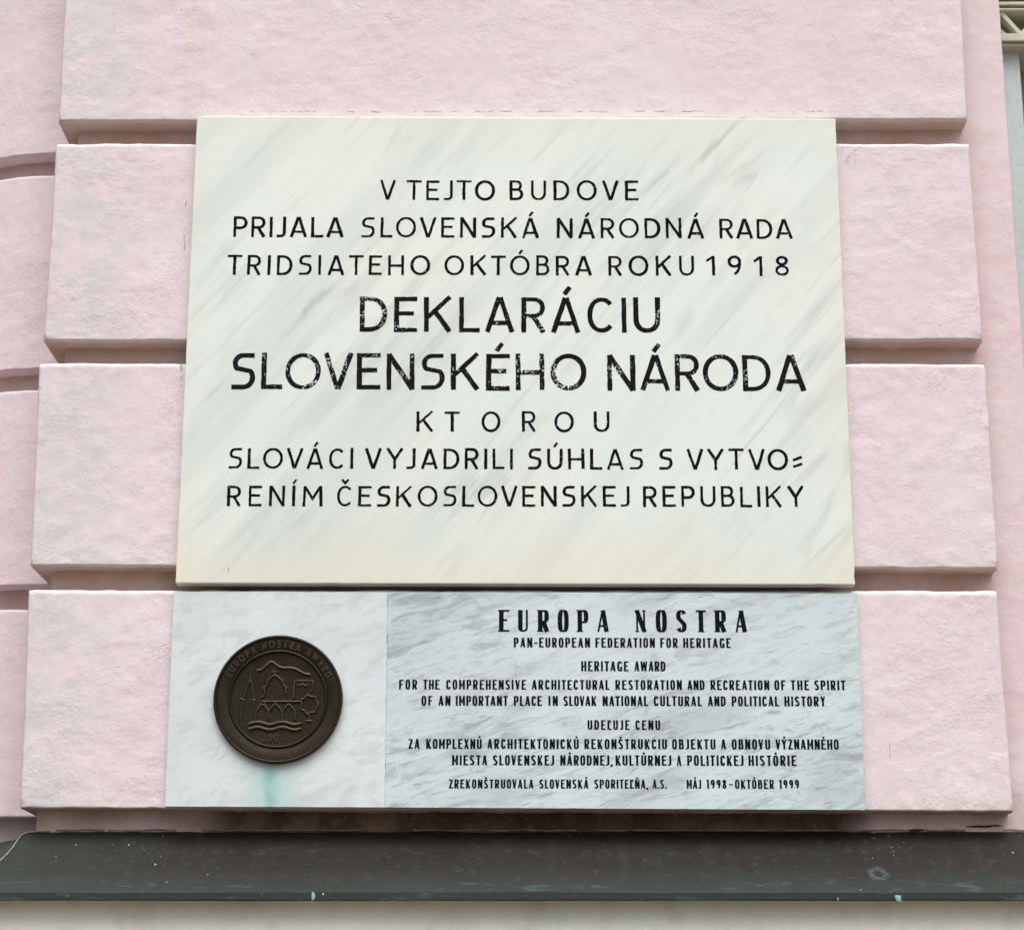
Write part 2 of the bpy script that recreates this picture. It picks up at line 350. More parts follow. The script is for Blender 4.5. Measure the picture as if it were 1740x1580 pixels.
# ------------------------------------------------------------ rendered blocks with real relief
def lines(L, fine_from=None):
    a = [0, .0015, .003, .0045, .006, .008, .011, .015, .020, .026]
    n = max(2, int((L-.052)/.0065)); mid = [.026+(L-.052)*i/n for i in range(1, n)]
    return a + mid + [L-t for t in reversed(a)]
def block(name, c4, mat, parent, back, yoff=None, seed=0, rr=.0065, jit=.0022, amp=1.0, us=None, steps=(.012, .03)):
    """rendered plaster block: c4 = left-bottom, right-bottom, right-top, left-top (world), rounded ragged arrises, sides back to y = back"""
    lb, rb, rt, lt = c4
    W = (rb-lb).length; H = (lt-lb).length
    U = us or lines(W); V = lines(H)
    nu, nv = len(U), len(V); verts = []; so = Vector((seed*3.7, seed*1.3, seed*5.1))
    def rd(d, rr=rr): return 0 if d >= rr else rr - math.sqrt(max(0, rr*rr-(rr-d)**2))
    yf = yoff or (lambda x: 0.0)
    for j, v in enumerate(V):
        for i, u in enumerate(U):
            fu, fv = u/W, v/H
            p = (lb*(1-fu)+rb*fu)*(1-fv) + (lt*(1-fu)+rt*fu)*fv
            dl, dr, db, dt = u, W-u, v, H-v
            q = Vector((p.x*1., 0, p.z)) + so
            def jt(d, k):
                f = max(0, 1-d/.012)
                if f == 0: return 0
                t = noise.noise(q*22+Vector((k, 0, 0)))*.6 + noise.noise(q*70+Vector((k, 5, 0)))*.45 + noise.noise(q*6+Vector((k, 9, 0)))*.5
                return f*jit*t
            p = p.copy(); p.x += jt(dl, 1) + jt(dr, 7); p.z += jt(db, 13) + jt(dt, 19)
            y = max(rd(dl), rd(dr), rd(db, rr*.45), rd(dt, rr*1.35))
            c = min(dl, dr); e = min(db, dt)
            if c < rr*1.6 and e < rr*1.6: y += (rr*1.6-c)*(rr*1.6-e)*40
            h = noise.noise(q*9)*.0014 + noise.noise(q*28)*.0009 + noise.noise(q*64)*.0007
            rid = abs(noise.noise(Vector((q.x*18+q.z*11, 0, q.z*34-q.x*8))))
            h += (.0006 - rid*.0012)*max(0, noise.noise(q*4+Vector((3, 3, 3)))+.15)*1.6
            # crumbled skin close under / above the arris
            if e < .03: h += (1-e/.03)*noise.noise(q*90)*.0011
            p.y += yf(p.x) + y - h*amp
            verts.append(p)
    faces = [(j*nu+i, j*nu+i+1, (j+1)*nu+i+1, (j+1)*nu+i) for j in range(nv-1) for i in range(nu-1)]
    ring = [i for i in range(nu)] + [j*nu+nu-1 for j in range(1, nv)] + [(nv-1)*nu+i for i in range(nu-2, -1, -1)] + [j*nu for j in range(nv-2, 0, -1)]
    prev = ring; n = len(ring)
    for s in list(steps) + [None]:
        cur = []
        for k in ring:
            p = verts[k].copy()
            base = lb.y + yf(p.x)
            if s is None: p.y = base+back
            else:
                p.y = base + s; w = noise.noise(Vector((p.x*30, s*90+seed, p.z*30)))*.0008
                p.z += w; p.x += w
            cur.append(len(verts)); verts.append(p)
        for k in range(n):
            a, b = prev[k], prev[(k+1) % n]; c, d = cur[(k+1) % n], cur[k]
            faces.append((a, d, c, b))
        prev = cur
    o = mesh_obj(name, verts, faces, mat, parent, smooth=True)
    return o

# ------------------------------------------------------------ ground
gr = mesh_obj('pavement', [(-60, -60, 0), (60, -60, 0), (60, 60, 0), (-60, 60, 0)], [(0, 1, 2, 3)], M_pave)
tag(gr, kind='structure')

# ------------------------------------------------------------ the rusticated pier
GY = .05                                   # depth of the joints
xcl = (at(129, 243, GY).x + at(87, 995, GY).x)/2
xcr = (at(1699, 0, GY).x + at(1740, 625, GY).x)/2
z_led = at(870, 1413, GY).z
pier = thing('rusticated_pier', (.03, .1, 0), 'broad pink rendered pier of stacked blocks with deep joints behind both plaques', 'wall')
rows = [((33, 1372), (1723, 1378), (1695, 1003), (48, 1001)),
        ((50, 960), (1697, 965), (1675, 617), (66, 616)),
        ((73, 578), (1671, 577), (1648, 243), (95, 243)),
        ((98, 205), (1645, 203), (1627, -165), (118, -165)),
        ((119, -198), (1626, -198), (1608, -540), (137, -540))]
for k, r in enumerate(rows):
    c4 = [at(px, py, 0) for px, py in r]
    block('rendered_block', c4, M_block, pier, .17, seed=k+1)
ztop = at(870, -560, GY).z
cz0 = z_led - .03
cc = [Vector((xcl, GY, cz0)), Vector((xcr, GY, cz0)), Vector((xcr, GY, ztop)), Vector((xcl, GY, ztop))]
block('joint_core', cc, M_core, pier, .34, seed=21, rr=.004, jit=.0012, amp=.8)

# ------------------------------------------------------------ curved niche wall on the left
NY = .152
xn = xcl + .03
xe = at(60, 620, NY).x
def ny(x):
    d = max(0, xe + .015 - x)
    return 1.9*d*d if d < .19 else .0686 + (d-.19)*.72
niche = thing('niche_wall', (xn-.4, NY+.1, 0), 'pink curved wall set back beside the blocks at the left edge', 'wall')
joints = [(85, 296, 85, -105), (65, 661, 85, 261), (45, 1034, 65, 626), (30, 1387, 45, 994)]
zs = [(at(30, 1388, NY).z, at(45, 1034, NY).z), (at(45, 994, NY).z, at(65, 661, NY).z),
      (at(65, 626, NY).z, at(86, 296, NY).z), (at(86, 261, NY).z, at(100, -105, NY).z), (at(100, -140, NY).z, at(118, -480, NY).z)]
xl = xe - 1.9
W = xn - xl
us = [W - u for u in reversed([0, .004, .01] + [.016+.0065*i for i in range(40)] + [.30+.04*i for i in range(9)] + [.7+.15*i for i in range(8)] + [W])]
us = sorted(set(round(u, 5) for u in us if 0 <= u <= W))
for k, (z0, z1) in enumerate(zs):
    c4 = [Vector((xl, NY, z0)), Vector((xn, NY, z0)), Vector((xn, NY, z1)), Vector((xl, NY, z1))]
    block('rendered_course', c4, M_side, niche, .08, yoff=ny, seed=31+k, us=us, rr=.006, jit=.0016)
z0, z1 = z_led-.06, zs[-1][1]
c4 = [Vector((xl, NY+.042, z0)), Vector((xn, NY+.042, z0)), Vector((xn, NY+.042, z1)), Vector((xl, NY+.042, z1))]
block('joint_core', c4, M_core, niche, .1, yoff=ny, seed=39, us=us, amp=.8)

# ------------------------------------------------------------ lower wall and metal-clad ledge
zl_top = at(870, 1515, -.10).z; zl_bot = at(870, 1530, -.10).z
slope = (z_led - zl_top)/(GY+.10)
def on_slope(px, py):                       # where the view ray meets the sloping sheet
    d = ray(px, py); o = Vector((0, -D, ZC))
    # z = z_led + slope*(y-GY)
    t = (z_led - o.z + slope*(o.y-GY))/(d.z - slope*d.y)
    return o + d*t
plinth = box('plinth_wall', xl, 2.6, -.070, .3, 0, zl_bot+.012, M_cream)
tag(plinth, 'grey cream smooth wall below the dark metal ledge', 'wall')
ledge = thing('metal_ledge', (.2, 0, zl_bot), 'dark brown sheet metal ledge running under the pink pier', 'ledge')
# main sheet: profile swept along x, slightly buckled
def sheet(name, prof, xs, mat, parent, warp=.0012):
    verts = []; faces = []; n = len(prof)
    for x in xs:
        for k, (y, z) in enumerate(prof):
            w = noise.noise(Vector((x*3.1, k*.7, 2)))*warp + noise.noise(Vector((x*13, k*1.9, 7)))*warp*.5
            verts.append(Vector((x, y + w*.4, z + w)))
    for i in range(len(xs)-1):
        for k in range(n-1):
            a = i*n+k; faces.append((a, a+1, a+n+1, a+n))
    return mesh_obj(name, verts, faces, mat, parent, smooth=False)
xseam = on_slope(85, 1413).x
sy = lambda y: z_led + slope*(y-GY)
XS = [xseam + i*.03 for i in range(int((2.6-xseam)/.03)+1)]
main = sheet('sloping_sheet', [(GY+.004, sy(GY)+.0015)] + [(GY-.15*i/8, sy(GY-.15*i/8)) for i in range(9)], XS, M_metal, ledge)
main.data.polygons.foreach_set('use_smooth', [True]*len(main.data.polygons))
# front lip, folded drip edge
XL = [xl + i*.03 for i in range(int((2.6-xl)/.03)+1)]
lip = sheet('front_lip', [(-.098, zl_top-.0005), (-.1015, zl_top+.0008), (-.1035, zl_top-.001), (-.1035, zl_bot+.002), (-.101, zl_bot), (-.094, zl_bot+.001), (-.094, zl_bot+.006)], XL, M_metal, ledge, .0009)
soff = sheet('soffit', [(-.095, zl_bot+.004), (-.064, zl_bot+.005)], XL, M_cream, ledge, 0)
# left return sheet: from the seam back to the niche wall
seam_px = [(85, 1413), (62, 1413.5), (48, 1414.5), (40, 1417), (34, 1423), (28, 1431), (21, 1441), (12, 1452), (0, 1463), (-20, 1480), (-60, 1508)]
seam = [on_slope(*p) for p in seam_px]
back_px = [(85, 1412, GY+.01), (62, 1415, .12), (48, 1418, .165), (40, 1421, .18), (34, 1423, .185), (28, 1425, .19), (21, 1427, .195), (12, 1428, .20), (0, 1429, .215), (-20, 1431, .24), (-60, 1434, .30)]
backp = [at(*p) for p in back_px]
# the main sheet left of xseam, in front of the seam
verts = []; faces = []
for s in seam:
    yy = s.y; n = 6
    for k in range(n):
        y = yy + (-.10-yy)*k/(n-1); verts.append(Vector((s.x, y, sy(y))))
for i in range(len(seam)-1):
    for k in range(5):
        a = i*6+k; faces.append((a, a+1, a+7, a+6))
mesh_obj('sloping_sheet', verts, faces, M_metal, ledge, True)
verts = []; faces = []
zz = min(seam[-1].z, seam[-2].z)
for s, b in zip(seam, backp):
    for k in range(5):
        f = k/4; p = s*(1-f)+b*f; p.z += .0015*math.sin(f*math.pi); verts.append(p)
for i in range(len(seam)-1):
    for k in range(4):
        a = i*5+k; faces.append((a, a+5, a+6, a+1))
M_metal2 = simple('greenish_sheet_metal', (.045, .052, .045), (.052, .058, .050), 6, .5, .001)
ret = mesh_obj('return_sheet', verts, faces, M_metal2, ledge, True)
far_l = [seam[-1], backp[-1], Vector((xl, NY+ny(xl)+.1, backp[-1].z)), Vector((xl, -.10, zl_top))]
mesh_obj('return_sheet', far_l, [(0, 3, 2, 1)], M_metal2, ledge)
def tube(name, pts, r, mat, parent, seg=6, wob=0.0):
    verts = []; faces = []
    for i, p in enumerate(pts):
        t = (pts[min(i+1, len(pts)-1)] - pts[max(i-1, 0)]).normalized()
        a = t.cross(Vector((0, 1, .2))).normalized(); b = t.cross(a)
        rr = r*(1 + wob*noise.noise(p*60))
        for k in range(seg):
            an = 2*math.pi*k/seg; verts.append(p + a*math.cos(an)*rr + b*math.sin(an)*rr)
    for i in range(len(pts)-1):
        for k in range(seg):
            a0 = i*seg+k; a1 = i*seg+(k+1) % seg; faces.append((a0, a1, a1+seg, a0+seg))
    faces.append(tuple(range(seg))[::-1]); faces.append(tuple(range((len(pts)-1)*seg, len(pts)*seg)))
    return mesh_obj(name, verts, faces, mat, parent, True)
M_seam = simple('pale_seam_sealant', (.22, .24, .21), (.34, .36, .33), 50, .7, .0008)
tube('seam', [p + Vector((0, -.0005, .001)) for p in seam], .0013, M_seam, ledge, wob=.5)
# bead of old filler where the sheet meets the joint, broken in places
def bead(x0, x1, r=.0013):
    n = max(3, int((x1-x0)/.008))
    pts = [Vector((x0+(x1-x0)*i/n, GY-.003, z_led + .0025 + noise.noise(Vector((x0+(x1-x0)*i/n, 0, 0))*25)*.0018)) for i in range(n+1)]
    tube('filler_bead', pts, r, M_bead, ledge, wob=.9)
for a, b in ((95, 178), (184, 300), (345, 620), (700, 980), (1010, 1300), (1330, 1540), (1572, 1640), (1705, 1780)):
    bead(at(a, 1412, GY).x, at(b, 1412, GY).x)
for (px, py, w, h) in ((1557, 1410, .030, .005), (1672, 1403, .062, .003)):   # open cracks in the render above the ledge
    p = at(px, py, GY-.004); n = 12; vs = []; fs = []
    for i in range(n+1):
        f = i/n; x = p.x + w*(f-.5); th = h*math.sin(f*math.pi)**.6*(.7+.5*abs(noise.noise(Vector((f*4, px, 0))))) + .0002
        zc = p.z + noise.noise(Vector((f*3, 0, px)))*.003
        vs += [Vector((x, p.y, zc-th/2)), Vector((x, p.y, zc+th/2)), Vector((x, p.y+.006, zc+th/2)), Vector((x, p.y+.006, zc-th/2))]
    for i in range(n):
        for k in range(4): a = i*4+k; b = i*4+(k+1) % 4; fs.append((a, a+4, b+4, b))
    mesh_obj('crack', vs, fs, M_crack, pier)
# splashes and patina marks lying on the sheet
def blot(name, p, nrm, up, rx, rz, mat, seed, th=.0006, hole=0.0):
    side = up.cross(nrm).normalized(); n = 22; vs = []
    for lay in (0, 1):
        for k in range(n):
            a = 2*math.pi*k/n; r = 1 + .45*noise.noise(Vector((math.cos(a)*1.4, math.sin(a)*1.4, seed*3.3)))+.2*noise.noise(Vector((math.cos(a)*4, math.sin(a)*4, seed)))
            r *= (1 if lay == 0 else .8)
            vs.append(p + side*math.cos(a)*rx*r + up*math.sin(a)*rz*r + nrm*(th*lay - .0004))
    fs = [(k, (k+1) % n, n+(k+1) % n, n+k) for k in range(n)]
    if hole:
        for k in range(n):
            a = 2*math.pi*k/n; vs.append(p + side*math.cos(a)*rx*hole + up*math.sin(a)*rz*hole + nrm*(th*.6))
        fs += [(n+k, n+(k+1) % n, 2*n+(k+1) % n, 2*n+k) for k in range(n)]
    else: fs.append(tuple(range(n, 2*n)))
    return mesh_obj(name, vs, fs, mat, ledge, True)
sn = Vector((0, -slope, 1)).normalized(); su = Vector((0, 1, slope)).normalized()
for i, (px, py, rx, rz) in enumerate([(219, 1435, .0017, .003), (150, 1488, .005, .007), (83, 1487, .0025, .003), (264, 1468, .002, .003), (283, 1498, .0015, .002), (95, 1455, .002, .0015), (129, 1435, .002, .002), (353, 1485, .0012, .002), (1451, 1416.5, .0028, .003), (1484, 1414.5, .004, .002), (1721, 1448, .002, .003), (1463, 1511, .0028, .0010), (1310, 1516, .007, .0012), (45, 1498, .02, .002), (215, 1505, .012, .002), (340, 1507, .014, .002), (1240, 1508, .01, .002), (1600, 1517, .03, .001)]):
    blot('splash', on_slope(px, py), sn, su, rx, rz, M_drop if i < 13 else M_metal2, i)
rngp = random.Random(3)
for i in range(26):
    px, py = rngp.gauss(1520, 26), rngp.gauss(1443, 13)
    if i > 14: px, py = rngp.gauss(205, 35), rngp.gauss(1447, 15)
    blot('splash', on_slope(px, min(1505, max(1420, py))), sn, su, rngp.uniform(.0006, .0014), rngp.uniform(.0008, .002), M_bead, 30+i)
for i, (px, py, rx, rz) in enumerate([(532, 1522, .0035, .0085), (1526, 1526, .0052, .006), (549, 1519, .0018, .0018), (1424, 1529, .0012, .003), (114, 1523, .005, .004), (445, 1521, .003, .004), (1500, 1519, .002, .003), (1700, 1524, .004, .002)]):
    p = at(px, py, -.1038); p.z = min(max(p.z, zl_bot+.0012+rz*.6), zl_top-.0012-rz*.3)
    blot('patina_mark', p, Vector((0, -1, 0)), Vector((0, 0, 1)), rx, min(rz, .0066), M_patina if i < 4 else M_metal2, 80+i)
# ------------------------------------------------------------ window surround beyond the pier, right
WY = .30
wx0 = xcr - .06
surround = thing('window_surround', (at(1716, 300, WY).x, WY, 0), 'sage grey stone window surround with lattice head beyond the right end of the pier', 'window surround')
xp = at(1731.5, 82, WY).x; zp = at(1716, 80, WY).z
box('post', wx0-.05, xp, WY, WY+.12, 0, zp, M_frame, surround, .004)
box('back_panel', wx0-.05, 2.6, WY+.14, WY+.30, 0, zp+1.2, M_trim, surround)
box('reveal_moulding', xp+.012, 2.6, WY+.10, WY+.14, at(1735, 112, WY+.1).z-.5, at(1735, 112, WY+.1).z, M_trim, surround, .003)
def zb(py, Y): return at(1716, py, Y).z
for (ya, yb, y0, mat) in ((79, 73.5, WY-.028, M_trim), (73, 70, WY-.012, M_dark), (69.5, 57, WY-.035, M_head), (17.5, 14, WY-.030, M_head), (8.5, 3, WY-.034, M_head), (2, -14, WY-.02, M_dark), (-15, -40, WY-.04, M_frame)):
    box('head_rail', wx0-.05, 2.6, y0, WY+.09, zb(ya, y0), zb(yb, y0), mat, surround, .0015)
box('lattice_backing', wx0-.05, 2.6, WY+.03, WY+.08, zb(82, WY+.03), zb(-40, WY+.03), M_trim, surround)
za, zc = zb(57, WY-.03)+.001, zb(18, WY-.03)-.001
pitch = (za-zc)*1.0; xm = at(1737, 52, WY-.03).x
def bar(x0, z0, x1, z1, w, y0, y1, mat):
    d = Vector((x1-x0, 0, z1-z0)).normalized(); n = Vector((-d.z, 0, d.x))*w/2
    vs = []
    for y in (y0, y1):
        for (x, z, s) in ((x0, z0, 1), (x1, z1, 1), (x1, z1, -1), (x0, z0, -1)): vs.append(Vector((x, y, z)) + n*s)
    return mesh_obj('lattice_bar', vs, [(0, 3, 2, 1), (4, 5, 6, 7), (0, 1, 5, 4), (1, 2, 6, 5), (2, 3, 7, 6), (3, 0, 4, 7)], mat, surround)
hgt = zc - za
st = at(1737, 52, WY-.03).x - at(1703, 18, WY-.03).x
for k in range(-2, 10):
    xa = xm + k*2*st*1.02
    bar(xa-st, zc, xa, za, .0085, WY-.022, WY+.03, M_head); bar(xa, za, xa+st, zc, .0085, WY-.0215, WY+.03, M_head)
    bar(xa-st-.012, za+.022, xa-st+.014, za, .006, WY-.014, WY+.03, M_trim)

# ------------------------------------------------------------ plaques
def slab(name, c4, yf, yb, mat, parent, bev=.0022, chips=1.0, seed=0):
    """cut stone slab with a slightly worn arris; c4 world corners lb rb rt lt on the front plane"""
    bm = bmesh.new()
    f = [bm.verts.new((p.x, yf, p.z)) for p in c4]; b = [bm.verts.new((p.x, yb, p.z)) for p in c4]
    bm.faces.new(f); bm.faces.new(b[::-1])
    for i in range(4): bm.faces.new((f[i], b[i], b[(i+1) % 4], f[(i+1) % 4]))
    bmesh.ops.recalc_face_normals(bm, faces=bm.faces)
    long = [e for e in bm.edges]
    bmesh.ops.subdivide_edges(bm, edges=[e for e in bm.edges if abs(e.verts[0].co.y-e.verts[1].co.y) < 1e-6], cuts=60, use_grid_fill=True)
    edg = [e for e in bm.edges if len(e.link_faces) == 2 and e.calc_face_angle(0) > .5]
    bmesh.ops.bevel(bm, geom=edg, offset=bev, segments=2, affect='EDGES', profile=.6, clamp_overlap=True)
    for v in bm.verts:
        p = v.co
        if p.y > yf + 1e-5 and p.y < yb - 1e-5:
            n = noise.noise(Vector((p.x*45, seed, p.z*45)))
            k = max(0, n-.25)*.003*chips
            cx = sum(c.x for c in c4)/4; cz = sum(c.z for c in c4)/4
            p.x -= math.copysign(k if abs(p.x-cx) > abs(c4[1].x-c4[0].x)*.48 else 0, p.x-cx)
            p.z -= math.copysign(k if abs(p.z-cz) > abs(c4[2].z-c4[1].z)*.46 else 0, p.z-cz)
    me = bpy.data.meshes.new(name); bm.to_mesh(me); bm.free(); me.materials.append(mat)
    o = bpy.data.objects.new(name, me); COL.objects.link(o)
    o.parent = parent; o.location = -parent.location
    return o
UY, LY = -.022, -.015
up = thing('declaration_plaque', at(875, 992, 0), 'large ivory marble plaque with black carved capitals, above the narrower grey one', 'plaque')
slab('slab', [at(298, 990.5, UY), at(1453.5, 993, UY), at(1420, 202, UY), at(334.5, 197, UY)], UY, .006, M_upper, up)
lo = thing('award_plaque', at(875, 1375, 0), 'low wide bluish marble plaque with a bronze disc and small condensed black text', 'plaque')
slab('plain_slab', [at(280, 1370, LY), at(653.5, 1371.5, LY), at(659, 1005.6, LY), at(295.5, 1004.5, LY)], LY, .006, M_pale, lo, .0006)
slab('veined_slab', [at(653.6, 1371.5, LY-.0004), at(1470, 1376, LY-.0004), at(1456.5, 1008, LY-.0004), at(659.1, 1005.6, LY-.0004)], LY-.0004, .006, M_vein, lo, .0006)

# ------------------------------------------------------------ lettering: a stroke alphabet
def arc(cx, cy, rx, ry, a0, a1, n=14, e=2.0):
    out = []
    for i in range(n+1):
        a = R(a0+(a1-a0)*i/n); c, s = math.cos(a), math.sin(a)
        out.append((cx + rx*math.copysign(abs(c)**(2/e), c), cy + ry*math.copysign(abs(s)**(2/e), s)))
    return out
WA = dict(A=.80, B=.64, C=.74, D=.74, E=.62, F=.60, G=.76, H=.76, I=.14, J=.42, K=.76, L=.56, M=.95, N=.74, O=.94, P=.64, R=.66, S=.63, T=.70, U=.72, V=.78, W=1.1, X=.76, Y=.80, Z=.66)
WA.update({'1': .40, '9': .64, '8': .66, '2': .6, '0': .7})
WB = dict(A=.52, B=.50, C=.48, D=.50, E=.46, F=.44, G=.50, H=.52, I=.20, J=.34, K=.52, L=.42, M=.60, N=.52, O=.50, P=.49, R=.51, S=.47, T=.46, U=.50, V=.50, W=.72, X=.5, Y=.50, Z=.46)
WB.update({'1': .26, '9': .46, '8': .46})
BASE = {'Á': 'A', 'É': 'E', 'Í': 'I', 'Ó': 'O', 'Ú': 'U', 'Ý': 'Y', 'Č': 'C', 'Š': 'S', 'Ň': 'N', 'Ľ': 'L'}
def glyph(ch, font, tk, tn):
    """-> width, [(points, mode)], mode c: weight by direction, t: thin, k: thick"""
    b = BASE.get(ch, ch); B_ = font == 'B'
    w = (WB if B_ else WA).get(b, .3); e = 3.0 if B_ else 2.15
    L, Rr, T, Bt = tk/2, w-tk/2, 1-tn/2, tn/2
    Rt = w-tn/2; S_ = []
    a = S_.append
    if b == 'A':
        ap = w/2
        if B_: a(([(tn/2, 0), (ap-.02, .99)], 't')); a(([(w-tk/2, 0), (ap, .99)], 'k')); a(([(w*.2, .27), (w*.8, .27)], 't'))
        else: a(([(L, 0), (ap-.015, .985)], 'k')); a(([(w-L, 0), (ap+.015, .985)], 'k')); a(([(w*.18, .26), (w*.82, .26)], 't'))
    elif b == 'B':
        a(([(L, 0), (L, 1)], 'k')); m = .53
        a(([(L, T)] + arc(w*.50, (T+m)/2, w*.42-tk/2, (T-m)/2, 90, -90, 10, e) + [(L, m)], 'c'))
        a(([(L, m)] + arc(w*.52, (m+Bt)/2, w*.48-tk/2, (m-Bt)/2, 90, -90, 10, e) + [(L, Bt)], 'c'))
    elif b == 'C':
        a((arc(w*(.52 if not B_ else .5), .5, (w*.52 if not B_ else w*.5)-tk/2, .5-tn/2, 42 if not B_ else 22, 318 if not B_ else 338, 22, e), 'c'))
    elif b == 'G':
        a((arc(w*.5, .5, w*.5-tk/2, .5-tn/2, 25, 300, 22, e), 'c')); a(([(w-tk/2, .02), (w-tk/2, .46)], 'k')); a(([(w*.55, .46-tn/2), (w, .46-tn/2)], 't'))
    elif b == 'D':
        a(([(L, 0), (L, 1)], 'k')); cx = w*.35
        a(([(L, T), (cx, T)] + arc(cx, .5, w-tk/2-cx, .5-tn/2, 88, -88, 16, e) + [(cx, Bt), (L, Bt)], 'c'))
    elif b == 'E':
        a(([(L, 0), (L, 1)], 'k')); a(([(L, T), (w, T)], 't')); a(([(L, .53), (w*(.86 if not B_ else .8), .53)], 't')); a(([(L, Bt), (w, Bt)], 't'))
    elif b == 'F':
        a(([(L, 0), (L, 1)], 'k')); a(([(L, T), (w, T)], 't')); a(([(L, .50), (w*.82, .50)], 't'))
    elif b == 'H':
        a(([(L, 0), (L, 1)], 'k')); a(([(w-tk/2, 0), (w-tk/2, 1)], 'k')); a(([(L, .48), (w-L, .48)], 't'))
    elif b == 'I': a(([(w/2, 0), (w/2, 1)], 'k'))
    elif b == 'J':
        a(([(w-tk/2, 1), (w-tk/2, .22)] + arc(w-tk/2-.18 if not B_ else w*.42, .20, .18 if not B_ else w*.58-tk/2, .2-tn/2, 0, -85, 8, 2) + [(0, Bt)], 'c'))
    elif b == 'K':
        a(([(L, 0), (L, 1)], 'k'))
        a(([(w-tk*.4, 1), (L+tk*.3, .42)], 't')); a(([(w*.38, .60 if not B_ else .56), (w-tk/2, 0)], 'k'))
    elif b == 'L': a(([(L, 0), (L, 1)], 'k')); a(([(L, Bt), (w, Bt)], 't'))
    elif b == 'M':
        if B_: a(([(L, 0), (L, 1)], 'k')); a(([(w-L, 0), (w-L, 1)], 'k')); a(([(L+.02, .98), (w/2, .30), (w-L-.02, .98)], 't'))
        else: a(([(L, 0), (L+.04, 1)], 'k')); a(([(w-L, 0), (w-L-.04, 1)], 'k')); a(([(L+.05, .96), (w/2, .38), (w-L-.05, .96)], 't'))
    elif b == 'N':
        a(([(L, 0), (L, 1)], 'k' if not B_ else 't' if tk > tn*1.7 else 'k')); a(([(w-L, 0), (w-L, 1)], 'k' if not B_ else 't' if tk > tn*1.7 else 'k')); a(([(L*.9, .99), (w-L*.9, .01)], 'k'))
    elif b == 'O' or b == '0':
        a((arc(w/2, .5, w/2-tk/2, .5-tn/2+.008, 90, 450, 30, e if B_ else 2.05), 'o'))
    elif b == 'P':
        a(([(L, 0), (L, 1)], 'k')); m = .44
        a(([(L, T)] + arc(w*.5, (T+m)/2, w*.5-tk/2, (T-m)/2, 90, -90, 12, e) + [(L, m)], 'c'))
    elif b == 'R':
        a(([(L, 0), (L, 1)], 'k')); m = .47
        a(([(L, T)] + arc(w*.5, (T+m)/2, w*.47-tk/2, (T-m)/2, 90, -90, 12, e) + [(L, m)], 'c')); a(([(w*.48, m), (w-tk/2, 0)], 'k'))
    elif b == 'S':
        if B_:
            a((arc(w*.5, .745, w*.5-tk/2, .255-tn/2, 20, 215, 12, 2.2) + arc(w*.5, .255, w*.5-tk/2, .255-tn/2, 35, -160, 12, 2.2), 'c'))
        else:
            a(([(w*.95, T), (w*.60, T)] + arc(w*.48, T-.215, w*.44-tk/2, .215, 90, 222, 9, 2) + arc(w*.52, Bt+.265, w*.48-tk/2, .265, 42, -90, 9, 2) + [(w*.02, Bt)], 'c'))
    elif b == 'T': a(([(w/2, 0), (w/2, 1)], 'k')); a(([(0, T), (w, T)], 't'))
    elif b == 'U':
        r_ = w/2-tk/2; rb = min(.34, r_*1.15)
        a(([(L, 1), (L, rb+tn/2)] + arc(w/2, rb+tn/2, r_, rb, 180, 360, 14, 2.2 if not B_ else 2.4) + [(w-L, 1)], 'c' if tk < tn*1.7 else 'u'))
    elif b == 'V': a(([(L*.9, 1), (w/2-.01, .015)], 'k')); a(([(w-L*.9, 1), (w/2+.01, .015)], 't' if B_ else 'k'))
    elif b == 'W':
        a(([(L*.9, 1), (w*.28, .015)], 'k')); a(([(w/2, .95), (w*.28, .015)], 't')); a(([(w/2, .95), (w*.72, .015)], 'k')); a(([(w-L*.9, 1), (w*.72, .015)], 't'))
    elif b == 'X': a(([(L, 1), (w-L, 0)], 'k')); a(([(w-tn/2, 1), (tn/2, 0)], 't'))
    elif b == 'Y': a(([(L*.9, 1), (w/2, .46)], 'k')); a(([(w-L*.9, 1), (w/2, .46)], 't' if B_ else 'k')); a(([(w/2, .52), (w/2, 0)], 'k'))
    elif b == 'Z': a(([(0, T), (w-tn, T)], 't')); a(([(w-L, T), (L, Bt)], 'k')); a(([(0, Bt), (w, Bt)], 't'))
    elif b == '1': a(([(w-tk/2, 0), (w-tk/2, 1)], 'k')); a(([(w-tk/2, .97), (0, .74 if not B_ else .78)], 't'))
    elif b == '9':
        a((arc(w/2, .70, w/2-tk/2, .30-tn/2, 90, 450, 20, 2.1), 'o')); a(([(w-tk/2, .70)] + arc(w*.30, .62, w*.70-tk/2, .62-tn/2, 0, -72, 10, 2.1), 'c'))
    elif b == '8':
        a((arc(w/2, .76, w*.43-tk/2, .24-tn/2, 90, 450, 18, 2.1), 'o')); a((arc(w/2, .27, w/2-tk/2, .27-tn/2, 90, 450, 18, 2.1), 'o'))
    elif b == '2': a((arc(w/2, .72, w/2-tk/2, .28-tn/2, 170, -20, 12, 2) + [(L, Bt), (w, Bt)], 'c'))
    elif b == '-': w = .34; a(([(0, .46), (w, .46)], 'k' if not B_ else 't'))
    elif b == '.': w = .2; a(([(w/2, 0), (w/2, tk*.8)], 'k'))
    elif b == ',': w = .2; a(([(w/2, .13), (w/2-.06, -.12)], 'k'))
    elif b == '=': w = .42; a(([(0, .47), (w, .63)], 't')); a(([(0, .16), (w, .30)], 't'))
